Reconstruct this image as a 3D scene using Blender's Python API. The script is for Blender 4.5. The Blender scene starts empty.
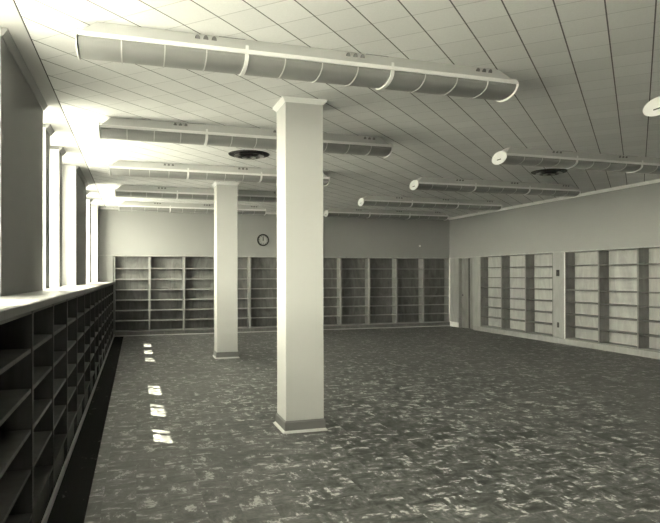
import bpy, bmesh, math, random
from mathutils import Vector, Matrix

random.seed(7)
C = bpy.context.scene.collection
S = bpy.context.scene

# ------------------------------------------------------------------ camera
F_PX, YAW, PITCH, ROLL, PCX, PCY = 601.054, 17.929, 0.265, -0.13, 330.742, 273.148
cam_data = bpy.data.cameras.new('camera')
cam_data.sensor_fit = 'HORIZONTAL'
cam_data.sensor_width = 36.0
cam_data.lens = 36.0 * F_PX / 660.0
cam_data.shift_x = (330.0 - PCX) / 660.0
cam_data.shift_y = (PCY - 261.5) / 660.0
cam_data.clip_start = 0.05
cam_data.clip_end = 200
cam = bpy.data.objects.new('camera', cam_data)
C.objects.link(cam)
cam.matrix_world = (Matrix.Translation((0, 0, 1.6)) @ Matrix.Rotation(math.radians(-YAW), 4, 'Z')
                    @ Matrix.Rotation(math.radians(90 + PITCH), 4, 'X') @ Matrix.Rotation(math.radians(ROLL), 4, 'Z'))
S.camera = cam

# ------------------------------------------------------------------ light and exposure
TINT = (1.0, 0.98, 0.75)
world = bpy.data.worlds.new('sky')
S.world = world
world.use_nodes = True
bgn = world.node_tree.nodes['Background']
bgn.inputs['Strength'].default_value = 1.0
_w = world.node_tree
_tc = _w.nodes.new('ShaderNodeTexCoord')
_sp = _w.nodes.new('ShaderNodeSeparateXYZ')
_cr = _w.nodes.new('ShaderNodeMapRange')
_cr.inputs[1].default_value = 0.0
_cr.inputs[2].default_value = 0.8
_cr.inputs[3].default_value = SKY_HORIZON = 52.0
_cr.inputs[4].default_value = SKY_ZENITH = 26.0
_mu = _w.nodes.new('ShaderNodeVectorMath')
_mu.operation = 'SCALE'
_mu.inputs[0].default_value = TINT
_w.links.new(_tc.outputs['Generated'], _sp.inputs[0])
_w.links.new(_sp.outputs[2], _cr.inputs[0])
_w.links.new(_cr.outputs[0], _mu.inputs['Scale'])
_w.links.new(_mu.outputs[0], bgn.inputs['Color'])

sun_data = bpy.data.lights.new('sun', 'SUN')
sun_data.energy = 44.0
sun_data.angle = 0.009
sun_data.color = TINT
sun = bpy.data.objects.new('sun', sun_data)
C.objects.link(sun)
SUN_DIR = Vector((1.0, -0.86, -2.03)).normalized()
sun.rotation_euler = SUN_DIR.to_track_quat('-Z', 'Y').to_euler()
sun.location = (-8, 12, 14)

S.view_settings.view_transform = 'Standard'
S.view_settings.look = 'None'
S.view_settings.gamma = 1.0
S.view_settings.use_curve_mapping = False
S.view_settings.exposure = 0.16
S.cycles.max_bounces = 12
S.cycles.diffuse_bounces = 10
S.cycles.glossy_bounces = 4
S.cycles.transparent_max_bounces = 12
S.cycles.caustics_reflective = False
S.cycles.caustics_refractive = False

# ------------------------------------------------------------------ dimensions (metres)
CE = 3.428
XW = -0.945          # left wall, face of the main piers
XR = 9.48            # right wall
YB = 17.01           # back wall
YF = -6.0            # wall behind the camera
BAY = 5.79
CT = 1.455           # counter top height
XC = -0.57           # front of the low bookcases


# ------------------------------------------------------------------ materials
def mat(name, build, rough=0.6, spec=0.3, metal=0.0):
    m = bpy.data.materials.new(name)
    m.use_nodes = True
    nt = m.node_tree
    b = nt.nodes['Principled BSDF']
    b.inputs['Roughness'].default_value = rough
    b.inputs['Specular IOR Level'].default_value = spec
    b.inputs['Metallic'].default_value = metal
    if isinstance(build, (int, float)):
        b.inputs['Base Color'].default_value = (build, build, build, 1)
    else:
        build(nt, b)
    return m


def N(nt, kind, **kw):
    n = nt.nodes.new(kind)
    for k, v in kw.items():
        setattr(n, k, v)
    return n


def math_node(nt, op, a, b=None, c=None):
    n = nt.nodes.new('ShaderNodeMath')
    n.operation = op
    for i, v in enumerate((a, b, c)):
        if v is None:
            continue
        if isinstance(v, (int, float)):
            n.inputs[i].default_value = v
        else:
            nt.links.new(v, n.inputs[i])
    return n.outputs[0]


def mix(nt, fac, a, b):
    n = nt.nodes.new('ShaderNodeMix')
    n.data_type = 'FLOAT'
    for i, v in ((0, fac), (2, a), (3, b)):
        if isinstance(v, (int, float)):
            n.inputs[i].default_value = v
        else:
            nt.links.new(v, n.inputs[i])
    return n.outputs[0]


def ramp(nt, v, lo, hi):
    n = nt.nodes.new('ShaderNodeMapRange')
    n.interpolation_type = 'SMOOTHSTEP'
    nt.links.new(v, n.inputs[0])
    n.inputs[1].default_value = lo
    n.inputs[2].default_value = hi
    return n.outputs[0]


def grey(nt, b, v):
    n = nt.nodes.new('ShaderNodeCombineColor')
    for i in range(3):
        nt.links.new(v, n.inputs[i])
    nt.links.new(n.outputs[0], b.inputs['Base Color'])


def noise(nt, vec, scale, detail=3, rough=0.6, dist=0.0):
    n = nt.nodes.new('ShaderNodeTexNoise')
    n.inputs['Scale'].default_value = scale
    n.inputs['Detail'].default_value = detail
    n.inputs['Roughness'].default_value = rough
    n.inputs['Distortion'].default_value = dist
    if vec is not None:
        nt.links.new(vec, n.inputs['Vector'])
    return n.outputs['Fac']


def scaled(nt, vec, s, rot=0.0):
    n = nt.nodes.new('ShaderNodeMapping')
    nt.links.new(vec, n.inputs['Vector'])
    n.inputs['Scale'].default_value = s
    n.inputs['Rotation'].default_value = (0, 0, rot)
    return n.outputs[0]


def world_pos(nt):
    return nt.nodes.new('ShaderNodeNewGeometry').outputs['Position']


def plaster(v, amp=0.04):
    def f(nt, b):
        p = world_pos(nt)
        n1 = noise(nt, p, 0.9, 3)
        n2 = noise(nt, p, 45, 2)
        col = mix(nt, n1, v * (1 - amp), v * (1 + amp))
        grey(nt, b, col)
        bump = nt.nodes.new('ShaderNodeBump')
        bump.inputs['Strength'].default_value = 0.05
        bump.inputs['Distance'].default_value = 0.002
        nt.links.new(n2, bump.inputs['Height'])
        nt.links.new(bump.outputs[0], b.inputs['Normal'])
    return f


def wood(dark, light):
    def f(nt, b):
        p = world_pos(nt)
        oi = nt.nodes.new('ShaderNodeObjectInfo').outputs['Random']
        add = nt.nodes.new('ShaderNodeVectorMath')
        add.operation = 'ADD'
        comb = nt.nodes.new('ShaderNodeCombineXYZ')
        nt.links.new(math_node(nt, 'MULTIPLY', oi, 37.0), comb.inputs[0])
        nt.links.new(math_node(nt, 'MULTIPLY', oi, 19.0), comb.inputs[1])
        nt.links.new(p, add.inputs[0])
        nt.links.new(comb.outputs[0], add.inputs[1])
        v = add.outputs[0]
        fine = noise(nt, scaled(nt, v, (34, 34, 1.0)), 1.0, 3, 0.5, 0.3)
        broad = noise(nt, scaled(nt, v, (3.2, 3.2, 1.1)), 1.0, 4, 0.6, 1.8)
        g = mix(nt, 0.78, fine, broad)
        g = ramp(nt, g, 0.25, 0.75)
        grey(nt, b, mix(nt, g, dark, light))
    return f


def ceiling_tiles(nt, b):
    p = world_pos(nt)
    sep = nt.nodes.new('ShaderNodeSeparateXYZ')
    nt.links.new(p, sep.inputs[0])
    x, y = sep.outputs[0], sep.outputs[1]
    k = 1 / math.sqrt(2) / 0.3048
    q1 = math_node(nt, 'MULTIPLY', math_node(nt, 'SUBTRACT', x, y), k)
    q2 = math_node(nt, 'MULTIPLY', math_node(nt, 'ADD', x, y), k)

    def line(q, off, half):
        fr = math_node(nt, 'FRACT', math_node(nt, 'ADD', q, off))
        d = math_node(nt, 'ABSOLUTE', math_node(nt, 'SUBTRACT', fr, 0.5))
        return math_node(nt, 'LESS_THAN', d, half)
    strong = line(q1, 0.5 + 0.62, 0.017)
    thin = line(q2, 0.5 - 0.17, 0.012)
    # tone of each tile
    wn = nt.nodes.new('ShaderNodeTexWhiteNoise')
    wn.noise_dimensions = '2D'
    cb = nt.nodes.new('ShaderNodeCombineXYZ')
    nt.links.new(math_node(nt, 'FLOOR', math_node(nt, 'ADD', q1, 0.62)), cb.inputs[0])
    nt.links.new(math_node(nt, 'FLOOR', math_node(nt, 'ADD', q2, -0.17)), cb.inputs[1])
    nt.links.new(cb.outputs[0], wn.inputs['Vector'])
    base = mix(nt, wn.outputs['Value'], 0.80, 0.86)
    grain = noise(nt, p, 90, 2)
    base = math_node(nt, 'MULTIPLY', base, mix(nt, grain, 0.93, 1.07))
    base = mix(nt, thin, base, 0.58)
    base = mix(nt, strong, base, 0.17)
    grey(nt, b, base)


def marbled_floor(nt, b):
    p = world_pos(nt)
    sep = nt.nodes.new('ShaderNodeSeparateXYZ')
    nt.links.new(p, sep.inputs[0])
    x, y = sep.outputs[0], sep.outputs[1]
    T = 0.2286
    ix = math_node(nt, 'FLOOR', math_node(nt, 'DIVIDE', x, T))
    iy = math_node(nt, 'FLOOR', math_node(nt, 'DIVIDE', y, T))
    cb = nt.nodes.new('ShaderNodeCombineXYZ')
    nt.links.new(ix, cb.inputs[0])
    nt.links.new(iy, cb.inputs[1])
    wn = nt.nodes.new('ShaderNodeTexWhiteNoise')
    wn.noise_dimensions = '2D'
    nt.links.new(cb.outputs[0], wn.inputs['Vector'])
    tone = wn.outputs['Value']
    # quarter-turned marbling: even tiles run along x, odd ones along y
    par = math_node(nt, 'MODULO', math_node(nt, 'ADD', math_node(nt, 'ABSOLUTE', ix), math_node(nt, 'ABSOLUTE', iy)), 2.0)
    off = nt.nodes.new('ShaderNodeVectorMath')
    off.operation = 'MULTIPLY_ADD'
    nt.links.new(wn.outputs['Color'], off.inputs[0])
    off.inputs[1].default_value = (9, 9, 9)
    nt.links.new(p, off.inputs[2])
    v = off.outputs[0]
    fa = noise(nt, scaled(nt, v, (5.0, 11, 1)), 1.0, 6, 0.72, 0.25)
    fb = noise(nt, scaled(nt, v, (11, 5.0, 1)), 1.0, 6, 0.72, 0.25)
    fleck = mix(nt, par, fa, fb)
    fine = noise(nt, scaled(nt, p, (16, 24, 1)), 1.0, 3, 0.6, 0.2)
    cloud = noise(nt, p, 2.4, 3)
    mid = ramp(nt, fleck, 0.40, 0.58)
    hi = math_node(nt, 'MULTIPLY', ramp(nt, fleck, 0.552, 0.60), ramp(nt, fine, 0.36, 0.54))
    lo = math_node(nt, 'SUBTRACT', 1.0, ramp(nt, fleck, 0.34, 0.43))
    base = mix(nt, tone, 0.048, 0.072)
    base = math_node(nt, 'MULTIPLY', base, mix(nt, cloud, 0.75, 1.25))
    base = math_node(nt, 'MULTIPLY', base, mix(nt, fine, 0.55, 1.45))
    col = mix(nt, mid, base, math_node(nt, 'MULTIPLY', base, 2.1))
    col = mix(nt, hi, col, 0.46)
    col = mix(nt, lo, col, 0.03)
    # plain black border tiles along the low bookcases, with a few scuffs
    border = math_node(nt, 'LESS_THAN', x, -0.325)
    scuff = ramp(nt, noise(nt, scaled(nt, p, (9, 6, 1)), 1.0, 3, 0.6, 0.8), 0.65, 0.70)
    bcol = mix(nt, scuff, 0.022, 0.10)
    col = mix(nt, border, col, bcol)
    grey(nt, b, col)
    nt.links.new(mix(nt, border, 0.4, 0.0), b.inputs['Specular IOR Level'])
    nt.links.new(mix(nt, border, mix(nt, fleck, 0.30, 0.52), 0.95), b.inputs['Roughness'])


M = {}
M['wall_left'] = mat('window_wall_paint', plaster(0.19), 0.75, 0.2)  # same paint as the other walls, darkened for its backlit side
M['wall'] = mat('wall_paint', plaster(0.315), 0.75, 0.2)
M['column'] = mat('column_paint', plaster(0.50, 0.02), 0.55, 0.3)
M['plaster'] = mat('ceiling_plaster', plaster(0.5, 0.02), 0.8, 0.2)
M['tiles'] = mat('acoustic_tile', ceiling_tiles, 0.85, 0.1)
M['floor'] = mat('marbled_floor_tile', marbled_floor, 0.4, 0.4)
M['crown'] = mat('crown_paint', 0.85, 0.5, 0.3)
M['wood'] = mat('pale_wood', wood(0.30, 0.43), 0.45, 0.3)
M['wood_back_shaded'] = mat('bookcase_wood', wood(0.13, 0.25), 0.45, 0.3)  # same wood as the right-wall backs, darkened for the dim back-wall niche
M['wood_upright_shaded'] = mat('shaded_upright_wood', wood(0.16, 0.24), 0.45, 0.3)  # right-wall dividers, shade painted in as they face away from the windows
M['wood_shelf_shaded'] = mat('shaded_shelf_wood', wood(0.10, 0.16), 0.45, 0.3)  # right-wall shelves, darkened for the shadow along their edges; plinths share it
M['wood_front'] = mat('pale_wood_edge', wood(0.27, 0.35), 0.45, 0.3)
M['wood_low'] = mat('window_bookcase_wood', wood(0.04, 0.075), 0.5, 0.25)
M['door'] = mat('door_wood', wood(0.17, 0.25), 0.4, 0.3)
M['counter'] = mat('counter_top', plaster(0.20, 0.03), 0.35, 0.4)
M['counter_edge'] = mat('counter_edge', wood(0.10, 0.15), 0.45, 0.3)
M['base'] = mat('column_base', plaster(0.18, 0.03), 0.5, 0.3)
M['shoe'] = mat('shoe_moulding', 0.55, 0.5, 0.3)
M['enamel'] = mat('white_enamel', 0.86, 0.35, 0.4)
M['canopy'] = mat('canopy_enamel', 0.58, 0.5, 0.3)
M['plastic'] = mat('ribbed_diffuser', 0.25, 0.28, 0.5)
M['dark'] = mat('black_metal', 0.02, 0.4, 0.4)
M['joint'] = mat('dark_joint', 0.06, 0.8, 0.1)
M['slot'] = mat('slot_metal', 0.22, 0.8, 0.1)
M['vent'] = mat('vent_metal', 0.10, 0.3, 0.5, 0.6)
M['vent_reflection'] = mat('vent_reflection_metal', 0.55, 0.3, 0.5, 0.6)  # lighter cones paint in the reflections inside the air diffusers
M['clock_face'] = mat('clock_face', 0.42, 0.4, 0.3)
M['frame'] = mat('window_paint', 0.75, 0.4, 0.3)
M['concrete'] = mat('outside_paving', plaster(0.36, 0.1), 0.9, 0.1)
g = bpy.data.materials.new('window_glass')
g.use_nodes = True
nt = g.node_tree
nt.nodes.clear()
out = N(nt, 'ShaderNodeOutputMaterial')
mx = N(nt, 'ShaderNodeMixShader')
tr = N(nt, 'ShaderNodeBsdfTransparent')
gl = N(nt, 'ShaderNodeBsdfGlossy')
gl.inputs['Roughness'].default_value = 0.02
tr.inputs['Color'].default_value = (0.95, 0.95, 0.95, 1)
mx.inputs[0].default_value = 0.07
nt.links.new(tr.outputs[0], mx.inputs[1])
nt.links.new(gl.outputs[0], mx.inputs[2])
nt.links.new(mx.outputs[0], out.inputs[0])
M['glass'] = g


# ------------------------------------------------------------------ mesh helpers
def box(bm, x0, x1, y0, y1, z0, z1):
    vs = [bm.verts.new((x, y, z)) for x in (x0, x1) for y in (y0, y1) for z in (z0, z1)]
    for f in ((0, 1, 3, 2), (4, 6, 7, 5), (0, 4, 5, 1), (2, 3, 7, 6), (0, 2, 6, 4), (1, 5, 7, 3)):
        bm.faces.new([vs[i] for i in f])


def prism(bm, pts, axis, a0, a1):
    """extrude a 2-D outline along an axis: 'x' -> pts are (y, z), 'y' -> (x, z), 'z' -> (x, y)"""
    def P(p, a):
        return {'x': (a, p[0], p[1]), 'y': (p[0], a, p[1]), 'z': (p[0], p[1], a)}[axis]
    A = [bm.verts.new(P(p, a0)) for p in pts]
    B = [bm.verts.new(P(p, a1)) for p in pts]
    n = len(pts)
    bm.faces.new(A)
    bm.faces.new(B[::-1])
    for i in range(n):
        bm.faces.new((A[i], B[i], B[(i + 1) % n], A[(i + 1) % n]))


def lathe(bm, prof, cx=0, cy=0, seg=40, axis='z', c0=0):
    """closed profile of (r, h) turned about an axis"""
    rings = []
    for r, h in prof:
        ring = []
        for i in range(seg):
            a = 2 * math.pi * i / seg
            if axis == 'z':
                ring.append(bm.verts.new((cx + r * math.cos(a), cy + r * math.sin(a), c0 + h)))
            else:   # about y: cx, cy are x, z
                ring.append(bm.verts.new((cx + r * math.cos(a), c0 + h, cy + r * math.sin(a))))
        rings.append(ring)
    n = len(prof)
    for k in range(n):
        A, B = rings[k], rings[(k + 1) % n]
        for i in range(seg):
            bm.faces.new((A[i], A[(i + 1) % seg], B[(i + 1) % seg], B[i]))


def build(name, bm, m, parent=None, bevel=0.0, smooth=False):
    bmesh.ops.recalc_face_normals(bm, faces=bm.faces)
    if smooth:
        for e in bm.edges:
            e.smooth = e.is_manifold and e.calc_face_angle(0) < 0.6
    me = bpy.data.meshes.new(name)
    bm.to_mesh(me)
    bm.free()
    me.materials.append(M[m] if isinstance(m, str) else m)
    o = bpy.data.objects.new(name, me)
    C.objects.link(o)
    if parent is not None:
        o.parent = parent
    if smooth:
        for p in me.polygons:
            p.use_smooth = True
    if bevel:
        md = o.modifiers.new('bevel', 'BEVEL')
        md.width = bevel
        md.segments = 2
        md.limit_method = 'ANGLE'
    return o


def boxes(name, bl, m, parent=None, bevel=0.0):
    bm = bmesh.new()
    for b in bl:
        box(bm, *b)
    return build(name, bm, m, parent, bevel)


def thing(name, label, cat, loc=(0, 0, 0), group=None):
    o = bpy.data.objects.new(name, None)
    o.empty_display_size = 0.1
    C.objects.link(o)
    o.location = loc
    o['label'] = label
    o['category'] = cat
    if group:
        o['group'] = group
    return o


def tag(o, label, cat, group=None):
    o['label'] = label
    o['category'] = cat
    if group:
        o['group'] = group
    return o


def struct(o):
    o['kind'] = 'structure'
    return o


def dup(root, loc, label, group=None):
    r = root.copy()
    C.objects.link(r)
    r.location = loc
    r['label'] = label
    if group:
        r['group'] = group
    for ch in list(root.children):
        c = ch.copy()
        C.objects.link(c)
        c.parent = r
        for gch in list(ch.children):
            d = gch.copy()
            C.objects.link(d)
            d.parent = c
    return r


# ------------------------------------------------------------------ room shell
struct(boxes('floor', [(-1.33, 10.2, YF - 0.3, YB + 0.6, -0.25, 0)], 'floor'))
XE = -0.764   # where the acoustic tile stops
struct(boxes('ceiling', [(XE, 10.2, YF - 0.3, YB + 0.6, CE, CE + 0.3)], 'tiles'))
struct(boxes('trim_1', [(-1.33, XE - 0.012, YF - 0.3, YB + 0.6, CE, CE + 0.3)], 'plaster'))   # plain plaster strip by the windows
struct(boxes('trim_2', [(XE - 0.012, XE, YF, YB + 0.3, CE + 0.004, CE + 0.3)], 'joint'))       # dark joint

XG = -1.30      # glass plane
XP = -1.03      # face of the small piers between windows
HEAD = 3.385
wl = []
# below the sill
wl.append((-1.33, -0.96, YF - 0.3, YB + 0.6, 0, CT - 0.045))
# main piers stand between the window bays
piers = []
ys = [YF - 0.3] + sorted(e for k in (-2, -1, 0, 1) for e in (7.03 + k * BAY, 10.72 + k * BAY)) + [YB + 0.6]
for i in range(0, len(ys), 2):
    piers.append((ys[i], ys[i + 1]))
for y0, y1 in piers:
    wl.append((-1.33, XW, y0, y1, CT - 0.045, CE))
small = []
for k in (-2, -1, 0, 1):
    d = k * BAY
    o = [(7.03 + d, 7.88 + d), (8.25 + d, 9.20 + d), (9.57 + d, 10.52 + d)]
    wl.append((-1.33, XP, o[0][1], o[1][0], CT - 0.045, CE))
    wl.append((-1.33, XP, o[1][1], o[2][0], CT - 0.045, CE))
    small += [(o[0][1], o[1][0]), (o[1][1], o[2][0])]
    wl.append((-1.33, -1.16, o[2][1], 10.72 + d, CT - 0.045, CE))
    for a, b in o:
        wl.append((-1.33, -1.16, a, b, HEAD, CE))
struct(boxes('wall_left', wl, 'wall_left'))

NB = 0.36       # depth of the niche behind the built-in shelving
struct(boxes('wall_back', [
    (XW, 10.2, YB, YB + 0.6, 2.165, CE),
    (XW, -0.592, YB, YB + 0.6, 0, 2.165),
    (-0.592, 10.2, YB + NB, YB + 0.6, 0, 2.165)], 'wall'))
RT = 2.155
Y_DOOR = (15.66, 16.46)
struct(boxes('wall_right', [
    (XR, 10.2, YF, YB, RT + 0.005, CE),
    (XR + 0.40, 10.2, YF, YB, 0, RT),
    (XR, XR + 0.40, YF, 8.40, 0, RT)], 'wall'))
struct(boxes('wall_front', [(-1.33, 10.2, YF - 0.3, YF, 0, CE)], 'wall'))

# crown mouldings
def crown_pts(s=1.0, w=0.05, h=0.055):
    return [(0, 0), (s * w, 0), (s * w, -0.012), (s * 0.012, -h), (0, -h)]


i = 3
for (y0, y1) in piers:
    bm = bmesh.new()
    a, b = max(y0, YF), min(y1, YB)
    prism(bm, [(XW + x, CE + z) for x, z in crown_pts(1, 0.045, 0.06)], 'y', a, b)
    struct(build('trim_%d' % i, bm, 'wall'))
    i += 1
for (y0, y1) in small:
    bm = bmesh.new()
    prism(bm, [(XP + x, CE + z) for x, z in crown_pts(1, 0.05, 0.06)], 'y', y0 - 0.02, y1 + 0.02)
    struct(build('trim_%d' % i, bm, 'wall'))
    i += 1
bm = bmesh.new()
prism(bm, [(XR + x, CE + z) for x, z in crown_pts(-1, 0.035, 0.06)], 'y', YF, YB)
struct(build('trim_%d' % i, bm, 'crown')); i += 1
bm = bmesh.new()
prism(bm, [(YB + x, CE + z) for x, z in crown_pts(-1, 0.04, 0.045)], 'x', XW, XR)
struct(build('trim_%d' % i, bm, 'crown')); i += 1

# added white boards standing in for bright daylight on the window reveals
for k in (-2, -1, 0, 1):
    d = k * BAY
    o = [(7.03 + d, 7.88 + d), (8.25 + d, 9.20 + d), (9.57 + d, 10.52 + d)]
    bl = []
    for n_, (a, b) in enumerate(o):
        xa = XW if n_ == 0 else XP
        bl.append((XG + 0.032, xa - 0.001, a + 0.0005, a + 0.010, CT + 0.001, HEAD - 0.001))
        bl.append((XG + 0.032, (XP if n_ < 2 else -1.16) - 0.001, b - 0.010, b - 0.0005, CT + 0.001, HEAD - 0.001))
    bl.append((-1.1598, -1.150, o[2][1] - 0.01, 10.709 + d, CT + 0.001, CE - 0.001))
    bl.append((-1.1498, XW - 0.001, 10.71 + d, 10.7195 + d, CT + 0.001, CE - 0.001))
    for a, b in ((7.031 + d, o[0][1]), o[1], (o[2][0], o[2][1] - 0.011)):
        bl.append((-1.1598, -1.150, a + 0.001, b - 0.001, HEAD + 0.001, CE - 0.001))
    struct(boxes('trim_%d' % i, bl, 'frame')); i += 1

# windows
wi = 1
for k in (-2, -1, 0, 1):
    d = k * BAY
    for (a, b), cut in zip([(7.03, 7.88), (8.25, 9.20), (9.57, 10.52)], (0.74, 0.74, 0.75)):
        a += d
        b += d
        t = 0.035
        fx0, fx1 = XG - 0.03, XG + 0.03
        zb = CT - 0.04
        ym = a + (b - a) * cut
        w = struct(boxes('window_%d' % wi, [
            (fx0, fx1, a + 0.001, a + t, zb, HEAD), (fx0, fx1, b - t, b - 0.001, zb, HEAD),
            (fx0, fx1, a + t, b - t, HEAD - t, HEAD - 0.001), (fx0, fx1, a + t, b - t, zb, zb + 0.06),
            (fx0, fx1, ym - 0.022, ym + 0.022, zb + 0.06, HEAD - t)], 'frame', None, 0.004))
        boxes('window_pane', [(XG - 0.003, XG + 0.003, a + t, ym - 0.022, zb + 0.06, HEAD - t)], 'glass', w)
        boxes('window_pane', [(XG - 0.003, XG + 0.003, ym + 0.022, b - t, zb + 0.06, HEAD - t)], 'glass', w)
        wi += 1

struct(boxes('outside_paving', [(-150, -1.45, -120, 140, -1.3, -1.2)], 'concrete'))

# ------------------------------------------------------------------ counter top over the low bookcases
Y0L = 3.85 - 4 * 0.9144
cbm = bmesh.new()
z0, z1 = CT - 0.045, CT
box(cbm, XW + 0.002, XC + 0.002, Y0L, YB - 0.002, z0, z1)
ctop = thing('countertop', 'long pale counter top running under the windows over the low bookcases', 'countertop', (0, 0, 0))
build('top_board', cbm, 'counter', ctop)
boxes('front_edge', [(XC + 0.0023, XC + 0.018, Y0L, YB - 0.03, z0 - 0.002, z1 - 0.002)], 'counter_edge', ctop, 0.005)
# the sill boards continue it into each window bay
for k in (-2, -1, 0, 1):
    d = k * BAY
    cbm = bmesh.new()
    o = [(7.03 + d, 7.88 + d), (8.25 + d, 9.20 + d), (9.57 + d, 10.52 + d)]
    box(cbm, XP + 0.002, XW + 0.0015, 7.032 + d, 10.718 + d, z0 + 0.001, z1)
    for a, b in o:
        box(cbm, XG + 0.032, XP + 0.002, a + 0.002, b - 0.002, z0 + 0.001, z1)
    box(cbm, -1.158, XP + 0.002, o[2][1] + 0.002, 10.718 + d, z0 + 0.001, z1)
    struct(build('trim_%d' % i, cbm, 'counter')); i += 1

# ------------------------------------------------------------------ low bookcases under the windows
LW = 0.9144
LEV = [0.24, 0.49, 0.72, 0.955, 1.185]
XBk = -0.94
TOPL = CT - 0.047


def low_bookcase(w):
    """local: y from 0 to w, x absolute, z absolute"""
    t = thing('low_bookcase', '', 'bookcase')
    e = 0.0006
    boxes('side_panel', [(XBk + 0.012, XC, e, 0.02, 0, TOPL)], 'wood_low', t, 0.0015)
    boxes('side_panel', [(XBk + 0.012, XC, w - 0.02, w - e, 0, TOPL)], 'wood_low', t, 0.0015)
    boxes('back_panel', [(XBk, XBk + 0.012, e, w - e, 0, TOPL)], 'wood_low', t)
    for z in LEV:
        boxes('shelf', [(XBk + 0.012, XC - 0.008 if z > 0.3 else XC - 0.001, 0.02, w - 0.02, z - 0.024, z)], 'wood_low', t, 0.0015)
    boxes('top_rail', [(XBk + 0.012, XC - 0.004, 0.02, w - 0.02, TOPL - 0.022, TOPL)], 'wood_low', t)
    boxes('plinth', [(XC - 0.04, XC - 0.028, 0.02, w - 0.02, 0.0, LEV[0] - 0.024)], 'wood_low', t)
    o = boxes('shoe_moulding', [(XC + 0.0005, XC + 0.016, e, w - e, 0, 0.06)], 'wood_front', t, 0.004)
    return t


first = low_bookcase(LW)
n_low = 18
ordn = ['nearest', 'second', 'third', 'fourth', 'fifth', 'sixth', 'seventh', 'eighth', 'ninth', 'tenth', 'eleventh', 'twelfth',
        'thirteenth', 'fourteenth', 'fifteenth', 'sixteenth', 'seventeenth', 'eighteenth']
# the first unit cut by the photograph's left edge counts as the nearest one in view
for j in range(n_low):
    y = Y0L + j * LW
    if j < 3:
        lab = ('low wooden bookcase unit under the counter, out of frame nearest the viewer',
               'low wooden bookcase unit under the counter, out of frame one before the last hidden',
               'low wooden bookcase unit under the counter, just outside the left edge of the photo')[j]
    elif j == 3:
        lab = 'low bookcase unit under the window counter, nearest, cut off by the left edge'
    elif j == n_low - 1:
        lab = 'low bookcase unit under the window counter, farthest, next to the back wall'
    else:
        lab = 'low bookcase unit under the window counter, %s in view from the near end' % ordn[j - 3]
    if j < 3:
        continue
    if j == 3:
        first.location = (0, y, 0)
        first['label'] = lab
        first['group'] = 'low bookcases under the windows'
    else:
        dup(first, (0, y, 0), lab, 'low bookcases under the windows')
y_end = Y0L + n_low * LW
fp = thing('filler_panel', 'narrow wooden filler panel closing the low bookcases at the back corner', 'panel', (0, y_end, 0))
boxes('panel_board', [(XC - 0.02, XC, 0.001, YB - y_end - 0.031, 0, TOPL)], 'wood_low', fp)
boxes('shoe_moulding', [(XC + 0.0005, XC + 0.016, 0.001, YB - y_end - 0.031, 0, 0.06)], 'wood_front', fp, 0.004)
# the part of the counter that stands nearer than the first unit in view
boxes_near = tag(boxes('counter_support', [(XBk, XC - 0.01, Y0L + 0.002, Y0L + 3 * LW - 0.001, 0, TOPL)], 'wood_low'),
                 'plain wooden cabinet front under the nearest end of the window counter', 'cabinet')

# ------------------------------------------------------------------ tall bookcases on the back wall
def tall_bookcase(w, h, depth, levels, base_h, base_out, fin, board, edge, back):
    """local: x 0..w along the wall, y 0 (front) .. depth, facing -y"""
    t = thing('bookcase', '', 'bookcase')
    e = 0.0006
    yb = depth - 0.012
    boxes('side_panel', [(e, fin, 0, yb, base_h, h)], edge, t, 0.0015)
    boxes('side_panel', [(w - fin, w - e, 0, yb, base_h, h)], edge, t, 0.0015)
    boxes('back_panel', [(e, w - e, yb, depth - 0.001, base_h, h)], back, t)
    for z in levels:
        boxes('shelf', [(fin, w - fin, 0.008, yb, z - 0.024, z)], board, t, 0.0015)
    boxes('top_board', [(fin, w - fin, 0.003, yb, h - 0.022, h)], edge, t)
    boxes('bottom_board', [(fin, w - fin, 0.001, yb, base_h, base_h + 0.022)], edge, t)
    boxes('plinth', [(e, w - e, -base_out, depth - 0.001, 0, base_h)], board if edge != 'wood_front' else 'wood_shelf_shaded', t, 0.003)
    return t


def shoe(parent, w, out):
    bm = bmesh.new()
    prism(bm, [(-out, 0), (-out - 0.016, 0), (-out - 0.014, 0.012), (-out - 0.001, 0.02), (-out, 0.02)], 'x', 0.001, w - 0.001)
    return build('shoe_moulding', bm, 'shoe', parent)


BW = 0.9132
XB0 = -0.568
BL = [0.405, 0.685, 0.965, 1.245, 1.53, 1.825]
bk = tall_bookcase(BW, 2.16, 0.33, BL, 0.115, 0.012, 0.026, 'wood_front', 'wood_front', 'wood_back_shaded')
shoe(bk, BW, 0.012)
blabs = [
    'tall bookcase bay on the back wall, leftmost, beside the window counter',
    'tall bookcase bay on the back wall, second from the left corner',
    'tall bookcase bay on the back wall, just left of the far column',
    'tall bookcase bay on the back wall, half hidden, just right of the far column',
    'tall bookcase bay on the back wall, directly below the clock',
    'tall bookcase bay on the back wall, hidden behind the near column',
    'tall bookcase bay on the back wall, half hidden, just right of the near column',
    'tall bookcase bay on the back wall, fourth from the right corner',
    'tall bookcase bay on the back wall, third from the right corner',
    'tall bookcase bay on the back wall, second from the right corner',
    'tall bookcase bay on the back wall, rightmost, in the right corner',
]
for j in range(11):
    loc = (XB0 + j * BW, YB, 0)
    if j == 0:
        bk.location = loc
        bk['label'] = blabs[0]
        bk['group'] = 'tall bookcases on the back wall'
    else:
        dup(bk, loc, blabs[j], 'tall bookcases on the back wall')

# ------------------------------------------------------------------ tall bookcases, panels and door on the right wall
RW = 1.0645
RL = [0.428, 0.709, 0.991, 1.272, 1.553, 1.834]


def face_left(o):
    o.rotation_euler = (0, 0, -math.pi / 2)   # local x -> -Y, local y -> +X ; front faces -X


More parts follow.
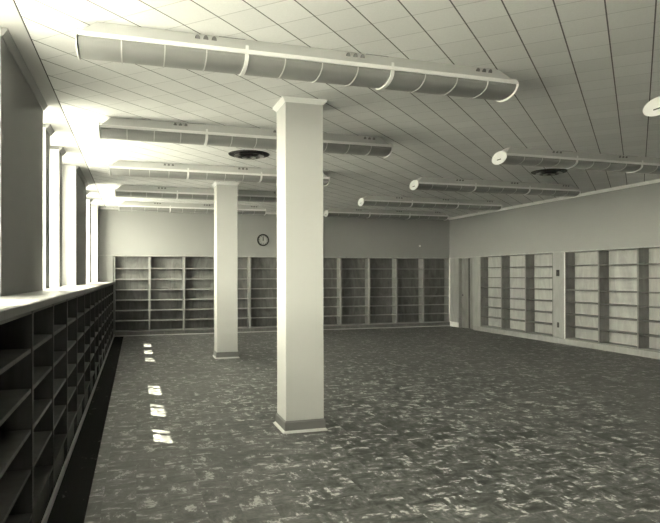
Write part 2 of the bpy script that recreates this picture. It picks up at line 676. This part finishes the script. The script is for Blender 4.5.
rk = tall_bookcase(RW, RT, 0.27, RL, 0.13, 0.0, 0.022, 'wood_shelf_shaded', 'wood_upright_shaded', 'wood')
face_left(rk)
rlabs = [
    'tall bookcase bay on the right wall, nearest the door in the far corner',
    'tall bookcase bay on the right wall, middle bay between door and switch panel',
    'tall bookcase bay on the right wall, immediately left of the switch panel',
    'tall bookcase bay on the right wall, immediately right of the switch panel',
    'tall bookcase bay on the right wall, second bay right of the switch panel',
    'tall bookcase bay on the right wall, rightmost, cut by the right edge',
]
rys = [15.24, 15.24 - RW, 15.24 - 2 * RW, 11.615, 11.615 - RW, 11.615 - 2 * RW]
for j, y in enumerate(rys):
    loc = (XR, y, 0)
    if j == 0:
        rk.location = loc
        rk['label'] = rlabs[0]
        rk['group'] = 'tall bookcases on the right wall'
    else:
        dup(rk, loc, rlabs[j], 'tall bookcases on the right wall')
y_r_end = rys[-1] - RW

# continuous pale wooden base along the right bookcases
bb = boxes('baseboard_right', [(XR - 0.022, XR - 0.001, 8.40, 15.60, 0, 0.125)], 'wood_front', None, 0.004)
struct(bb)

sp = thing('wall_panel', 'pale wooden panel with black switch and outlet on the right wall', 'panel',
           (XR, 12.045, 0))
face_left(sp)
PW = 12.045 - 11.617
boxes('panel_board', [(0.001, PW - 0.001, 0.001, 0.02, 0.126, RT)], 'wood_front', sp)
boxes('panel_edge', [(PW - 0.024, PW - 0.002, -0.004, 0.0005, 0.126, RT)], 'crown', sp)
sw = thing('light_switch', 'black switch plate high on the pale panel of the right wall', 'switch', (XR, 11.86, 1.657))
face_left(sw)
boxes('switch_plate', [(-0.055, 0.055, -0.008, -0.0005, -0.075, 0.075)], 'dark', sw, 0.003)
boxes('toggle', [(-0.008, 0.008, -0.022, -0.0085, -0.016, 0.012)], 'vent', sw, 0.002)
ol = thing('power_outlet', 'small dark outlet low on the pale panel of the right wall', 'outlet', (XR, 11.86, 0.43))
face_left(ol)
boxes('outlet_plate', [(-0.035, 0.035, -0.008, -0.0005, -0.06, 0.06)], 'dark', ol, 0.003)
for z in (-0.025, 0.025):
    boxes('socket', [(-0.016, 0.016, -0.011, -0.0085, z - 0.014, z + 0.014)], 'vent', ol, 0.002)

ep = thing('end_panel', 'pale wooden panel between the doorway and the right-wall bookcases', 'panel', (XR, Y_DOOR[0] - 0.001, 0))
face_left(ep)
boxes('panel_board', [(0.001, Y_DOOR[0] - 15.243, 0.001, 0.02, 0.126, RT)], 'wood_front', ep)
boxes('panel_return', [(0.001, 0.02, 0.0205, 0.395, 0.0, RT)], 'wood_front', ep)

cp = thing('corner_panel', 'pale wooden pilaster between the doorway and the back corner', 'panel', (XR, YB - 0.002, 0))
face_left(cp)
boxes('panel_board', [(0.001, YB - Y_DOOR[1] - 0.003, 0.001, 0.02, 0.0, RT)], 'wood_front', cp)
boxes('panel_return', [(YB - Y_DOOR[1] - 0.022, YB - Y_DOOR[1] - 0.003, 0.0205, 0.395, 0.0, RT)], 'wood_front', cp)
boxes('base_block', [(0.034, YB - Y_DOOR[1] - 0.003, -0.02, -0.0002, 0.0, 0.15)], 'crown', cp, 0.003)

dr = struct(boxes('door_1', [(XR + 0.10, XR + 0.14, Y_DOOR[0] + 0.022, Y_DOOR[1] - 0.022, 0.006, RT - 0.03)], 'door', None, 0.003))
boxes('door_leaf_edge', [(XR + 0.085, XR + 0.0995, 15.98, 16.02, 0.006, RT - 0.03)], 'joint', dr)
bm = bmesh.new()
lathe(bm, [(0.0005, 0), (0.022, 0), (0.026, -0.02), (0.016, -0.032), (0.0005, -0.034)], 0, 0, 20, 'z')
kn = build('door_handle', bm, 'vent', dr, 0, True)
kn.rotation_euler = (0, math.pi / 2, 0)
kn.location = (XR + 0.095, 16.36, 1.0)
struct(boxes('trim_%d' % i, [(XR + 0.002, XR + 0.395, Y_DOOR[0] + 0.001, Y_DOOR[1] - 0.001, RT - 0.025, RT - 0.001)], 'wood_front')); i += 1
# wooden rail over the shelving
struct(boxes('trim_%d' % i, [(XR - 0.014, XR - 0.001, 8.40, YB - 0.02, RT - 0.012, RT + 0.012)], 'wood')); i += 1
struct(boxes('trim_%d' % i, [(XW + 0.002, XR - 0.016, YB - 0.012, YB - 0.001, 2.150, 2.172)], 'wood')); i += 1

# ------------------------------------------------------------------ columns
def column(x, y, label):
    t = thing('column', label, 'column', (x, y, 0), 'square columns down the room')
    w = 0.404
    boxes('shaft', [(0, w, 0, w, 0.0, CE - 0.001)], 'column', t, 0.006)
    bm = bmesh.new()
    o = 0.014
    # square base with a bevelled cap
    def ring(r0, za, r1, zb):
        A = [(-r0, -r0), (w + r0, -r0), (w + r0, w + r0), (-r0, w + r0)]
        B = [(-r1, -r1), (w + r1, -r1), (w + r1, w + r1), (-r1, w + r1)]
        a = [bm.verts.new((px, py, za)) for px, py in A]
        b = [bm.verts.new((px, py, zb)) for px, py in B]
        for q in range(4):
            bm.faces.new((a[q], a[(q + 1) % 4], b[(q + 1) % 4], b[q]))
    ring(o, 0.0, o, 0.105)
    ring(o, 0.105, 0.0008, 0.122)
    bb_ = build('base', bm, 'base', t)
    bm = bmesh.new()
    ring(0.034, 0.0, 0.032, 0.012)
    ring(0.032, 0.012, 0.0145, 0.026)
    build('shoe_moulding', bm, 'shoe', t)
    bm = bmesh.new()
    ring(0.0008, CE - 0.05, 0.036, CE - 0.012)
    ring(0.036, CE - 0.012, 0.036, CE - 0.0005)
    build('crown', bm, 'crown', t)
    return t


column(1.449, 5.971, 'square white column in the middle of the room, the near one, tallest in the photo')
column(1.485, 11.765, 'square white column standing farther back, left of the near column')


# ------------------------------------------------------------------ fluorescent ceiling lights
UL = 1.20       # one lamp unit
RIMZ = 3.285
HW = 0.178


def half_section(hw, zr, depth, n=14):
    return [(-hw * math.cos(math.pi * k / n), zr - depth * math.sin(math.pi * k / n) ** 0.8) for k in range(n + 1)]


def sweep_shell(bm, pts_out, pts_in, x0, x1):
    """closed shell between two open outlines"""
    loop = pts_out + pts_in[::-1]
    prism(bm, loop, 'x', x0, x1)


def shell(name, x0, x1, hw, dp, th, m, parent, zr=RIMZ, bev=0):
    bm = bmesh.new()
    n = 16
    o_ = half_section(hw, zr, dp, n)
    i_ = half_section(hw - th, zr, dp - th, n)
    for k in range(n):
        quad = [o_[k], o_[k + 1], i_[k + 1], i_[k]]
        vs0 = [bm.verts.new((x0, q[0], q[1])) for q in quad]
        vs1 = [bm.verts.new((x1, q[0], q[1])) for q in quad]
        for q in range(4):
            if q in (1, 3) and 0 < k < n - 1:
                continue
            bm.faces.new((vs0[q], vs0[(q + 1) % 4], vs1[(q + 1) % 4], vs1[q]))
        bm.faces.new(vs0)
        bm.faces.new(vs1[::-1])
    bmesh.ops.remove_doubles(bm, verts=bm.verts, dist=1e-5)
    return build(name, bm, m, parent, 0, True)


def ceiling_light(label, loc):
    t = thing('ceiling_light', label, 'ceiling light', loc, 'fluorescent ceiling lights')
    L = 3 * UL
    # canopy: long tapered housing up to the ceiling, chamfered at both ends
    bm = bmesh.new()
    zt, zb_ = CE - 0.0005, RIMZ + 0.0345
    A = [(0.13, -0.09), (L - 0.13, -0.09), (L - 0.13, 0.09), (0.13, 0.09)]
    B = [(0.012, -HW + 0.035), (L - 0.012, -HW + 0.035), (L - 0.012, HW - 0.035), (0.012, HW - 0.035)]
    a = [bm.verts.new((x, y, zt)) for x, y in A]
    b = [bm.verts.new((x, y, zb_)) for x, y in B]
    bm.faces.new(a)
    bm.faces.new(b)
    for q in range(4):
        bm.faces.new((a[q], a[(q + 1) % 4], b[(q + 1) % 4], b[q]))
    build('canopy', bm, 'canopy', t)
    # channel: the bright strip along the rim
    boxes('channel', [(0.006, L - 0.006, -HW - 0.004, HW + 0.004, RIMZ + 0.002, RIMZ + 0.034)], 'enamel', t, 0.004)
    # lamp diffusers, one per unit
    for u in range(3):
        x0 = u * UL + 0.015
        x1 = (u + 1) * UL - 0.015
        shell('diffuser', x0, x1, HW - 0.004, 0.082, 0.004, 'plastic', t)
        for r in (1, 2, 3):
            xr = u * UL + UL * r / 4
            shell('rib', xr - 0.004, xr + 0.004, HW + 0.002, 0.088, 0.0058, 'canopy', t)
    for u in (1, 2):
        shell('joint_band', u * UL - 0.0145, u * UL + 0.0145, HW + 0.006, 0.092, 0.016, 'enamel', t)
        boxes('joint_clip', [(u * UL - 0.012, u * UL + 0.012, -HW - 0.009, -HW - 0.0045, RIMZ + 0.002, RIMZ + 0.062)], 'enamel', t, 0.002)
    # oval end plates
    for x0, x1 in ((-0.004, 0.0055), (L - 0.0055, L + 0.004)):
        bm = bmesh.new()
        pts = [((HW + 0.008) * math.cos(2 * math.pi * k / 36), RIMZ - 0.004 + 0.092 * math.sin(2 * math.pi * k / 36)) for k in range(36)]
        prism(bm, pts, 'x', x0, x1)
        pl = build('end_plate', bm, 'enamel', t, 0.002)
        sx = (x0 - 0.0025, x0 - 0.0002) if x0 < 0.5 else (x1 + 0.0002, x1 + 0.0025)
        boxes('knockout', [(sx[0], sx[1], -0.05, 0.05, RIMZ - 0.035, RIMZ - 0.022)], 'vent', pl)
    # slots in the near and far slopes of the canopy
    for u in range(3):
        for s in (-1, 1):
            for q in (-1, 0, 1):
                xs = u * UL + 0.90 + q * 0.062
                bm = bmesh.new()
                lathe(bm, [(0.0005, 0), (0.021, 0), (0.021, 0.004), (0.0005, 0.004)], 0, 0, 16)
                so = build('slot', bm, 'slot', t)
                k = 0.38
                yy = -(0.09 + (HW - 0.035 - 0.09) * k)
                zz = zt + (zb_ - zt) * k
                ang = math.atan2(zt - zb_, (HW - 0.035 - 0.09))
                so.location = (xs, s * -yy if s > 0 else yy, zz)
                so.rotation_euler = (math.pi - (math.pi - ang) if s > 0 else math.pi - ang + math.pi, 0, 0)
                so.rotation_euler = ((math.pi - ang) * (1 if s < 0 else -1), 0, 0)
                so.scale = (0.9, 1.3, 1)
    for u in (1, 2):
        boxes('joint_seam', [(u * UL - 0.20, u * UL - 0.0, -0.094, -0.086, CE - 0.005, CE - 0.001)], 'slot', t)
    return t


LX = -0.40
left_rows = [(4.70, 'long white ceiling light with curved ribbed cover, nearest and largest'),
             (7.42, 'long ceiling light behind the near column, second nearest of the left row'),
             (10.12, 'long ceiling light just in front of the far column, third of left row'),
             (12.80, 'long ceiling light just behind the far column, fourth of the left row'),
             (15.50, 'long ceiling light farthest in the left row, near the back wall and clock')]
proto = None
for y, lab in left_rows:
    if proto is None:
        proto = ceiling_light(lab, (LX, y, 0))
    else:
        dup(proto, (LX, y, 0), lab, 'fluorescent ceiling lights')
right_rows = [(4.94, 4.68, 'nearest ceiling light of the right row, only its end at the right edge'),
              (4.935, 7.42, 'right-row ceiling light beside the round air diffuser, with bright oval end plate'),
              (4.90, 10.12, 'right-row ceiling light next behind the one beside the air diffuser'),
              (4.87, 12.80, 'second farthest ceiling light of the right row, small bright end plate'),
              (4.87, 15.45, 'farthest ceiling light of the right row, its end beside the near column')]
for x, y, lab in right_rows:
    dup(proto, (x, y, 0), lab, 'fluorescent ceiling lights')


# ------------------------------------------------------------------ round air diffusers
def air_vent(label, loc):
    t = thing('air_diffuser', label, 'air vent', loc, 'round ceiling air diffusers')
    def cone(name, r0, z0_, r1, z1_, th, m):
        bm = bmesh.new()
        lathe(bm, [(r0, z0_), (r1, z1_), (r1 - 0.001, z1_ + th), (max(r0 - 0.004, 0.001), z0_ + th)], 0, 0, 48)
        return build(name, bm, m, t, 0, True)
    cone('outer_ring', 0.215, -0.004, 0.300, -0.012, 0.010, 'dark')
    bm = bmesh.new()
    lathe(bm, [(0.300, -0.013), (0.306, -0.003), (0.292, -0.0008), (0.286, -0.008)], 0, 0, 48)
    build('rim', bm, 'dark', t, 0, True)
    cone('cone_ring', 0.15, -0.010, 0.225, -0.036, 0.003, 'vent_reflection')
    cone('cone_ring', 0.09, -0.018, 0.165, -0.050, 0.003, 'vent')
    cone('cone_ring', 0.035, -0.026, 0.105, -0.058, 0.003, 'vent_reflection')
    bm = bmesh.new()
    lathe(bm, [(0.0005, -0.056), (0.035, -0.056), (0.042, -0.068), (0.0005, -0.072)], 0, 0, 32)
    build('centre_cap', bm, 'vent', t, 0, True)
    bm = bmesh.new()
    lathe(bm, [(0.0005, -0.0012), (0.21, -0.0012), (0.21, -0.003), (0.0005, -0.003)], 0, 0, 32)
    build('throat', bm, 'dark', t)
    bm = bmesh.new()
    lathe(bm, [(0.0005, -0.004), (0.008, -0.004), (0.008, -0.055), (0.0005, -0.055)], 0, 0, 12)
    build('stem', bm, 'dark', t)
    return t


v1 = air_vent('round metal air diffuser on the ceiling left of the near column', (1.607, 8.93, CE))
dup(v1, (6.91, 8.87, CE), 'round metal air diffuser on the ceiling beside the right row of lights', 'round ceiling air diffusers')

# ------------------------------------------------------------------ clock
ck = thing('wall_clock', 'round wall clock with dark rim on the back wall, hands at twelve', 'clock', (3.462, YB, 2.636))
bm = bmesh.new()
lathe(bm, [(0.134, -0.001), (0.172, -0.001), (0.172, -0.03), (0.160, -0.045), (0.136, -0.038)], 0, 0, 48, 'y')
build('clock_rim', bm, 'dark', ck, 0, True)
bm = bmesh.new()
lathe(bm, [(0.0005, -0.002), (0.1335, -0.002), (0.1335, -0.022), (0.0005, -0.022)], 0, 0, 48, 'y')
build('clock_face', bm, 'clock_face', ck)
for h in range(12):
    a = 2 * math.pi * h / 12
    bm = bmesh.new()
    ln = 0.040 if h % 3 == 0 else 0.030
    ca, sa = math.sin(a), math.cos(a)
    r0, r1, hw_ = 0.128 - ln, 0.128, 0.008
    pts = [(ca * r0 - sa * hw_, sa * r0 + ca * hw_), (ca * r1 - sa * hw_, sa * r1 + ca * hw_),
           (ca * r1 + sa * hw_, sa * r1 - ca * hw_), (ca * r0 + sa * hw_, sa * r0 - ca * hw_)]
    prism(bm, pts, 'y', -0.0225, -0.0245)
    build('hour_mark', bm, 'dark', ck)
bm = bmesh.new()
prism(bm, [(-0.014, -0.02), (0.014, -0.02), (0.011, 0.085), (-0.011, 0.085)], 'y', -0.025, -0.028)
build('hour_hand', bm, 'dark', ck)
bm = bmesh.new()
prism(bm, [(-0.009, -0.025), (0.009, -0.025), (0.002, 0.12), (-0.008, 0.118)], 'y', -0.0285, -0.031)
build('minute_hand', bm, 'dark', ck)

pp = thing('wall_plate', 'tiny light plate on the back wall above the right-hand bookcases', 'plate', (8.43, YB, 2.53))
boxes('cover', [(-0.03, 0.03, -0.008, -0.0005, -0.03, 0.03)], 'crown', pp, 0.002)
boxes('screw', [(-0.004, 0.004, -0.010, -0.0085, -0.004, 0.004)], 'vent', pp)
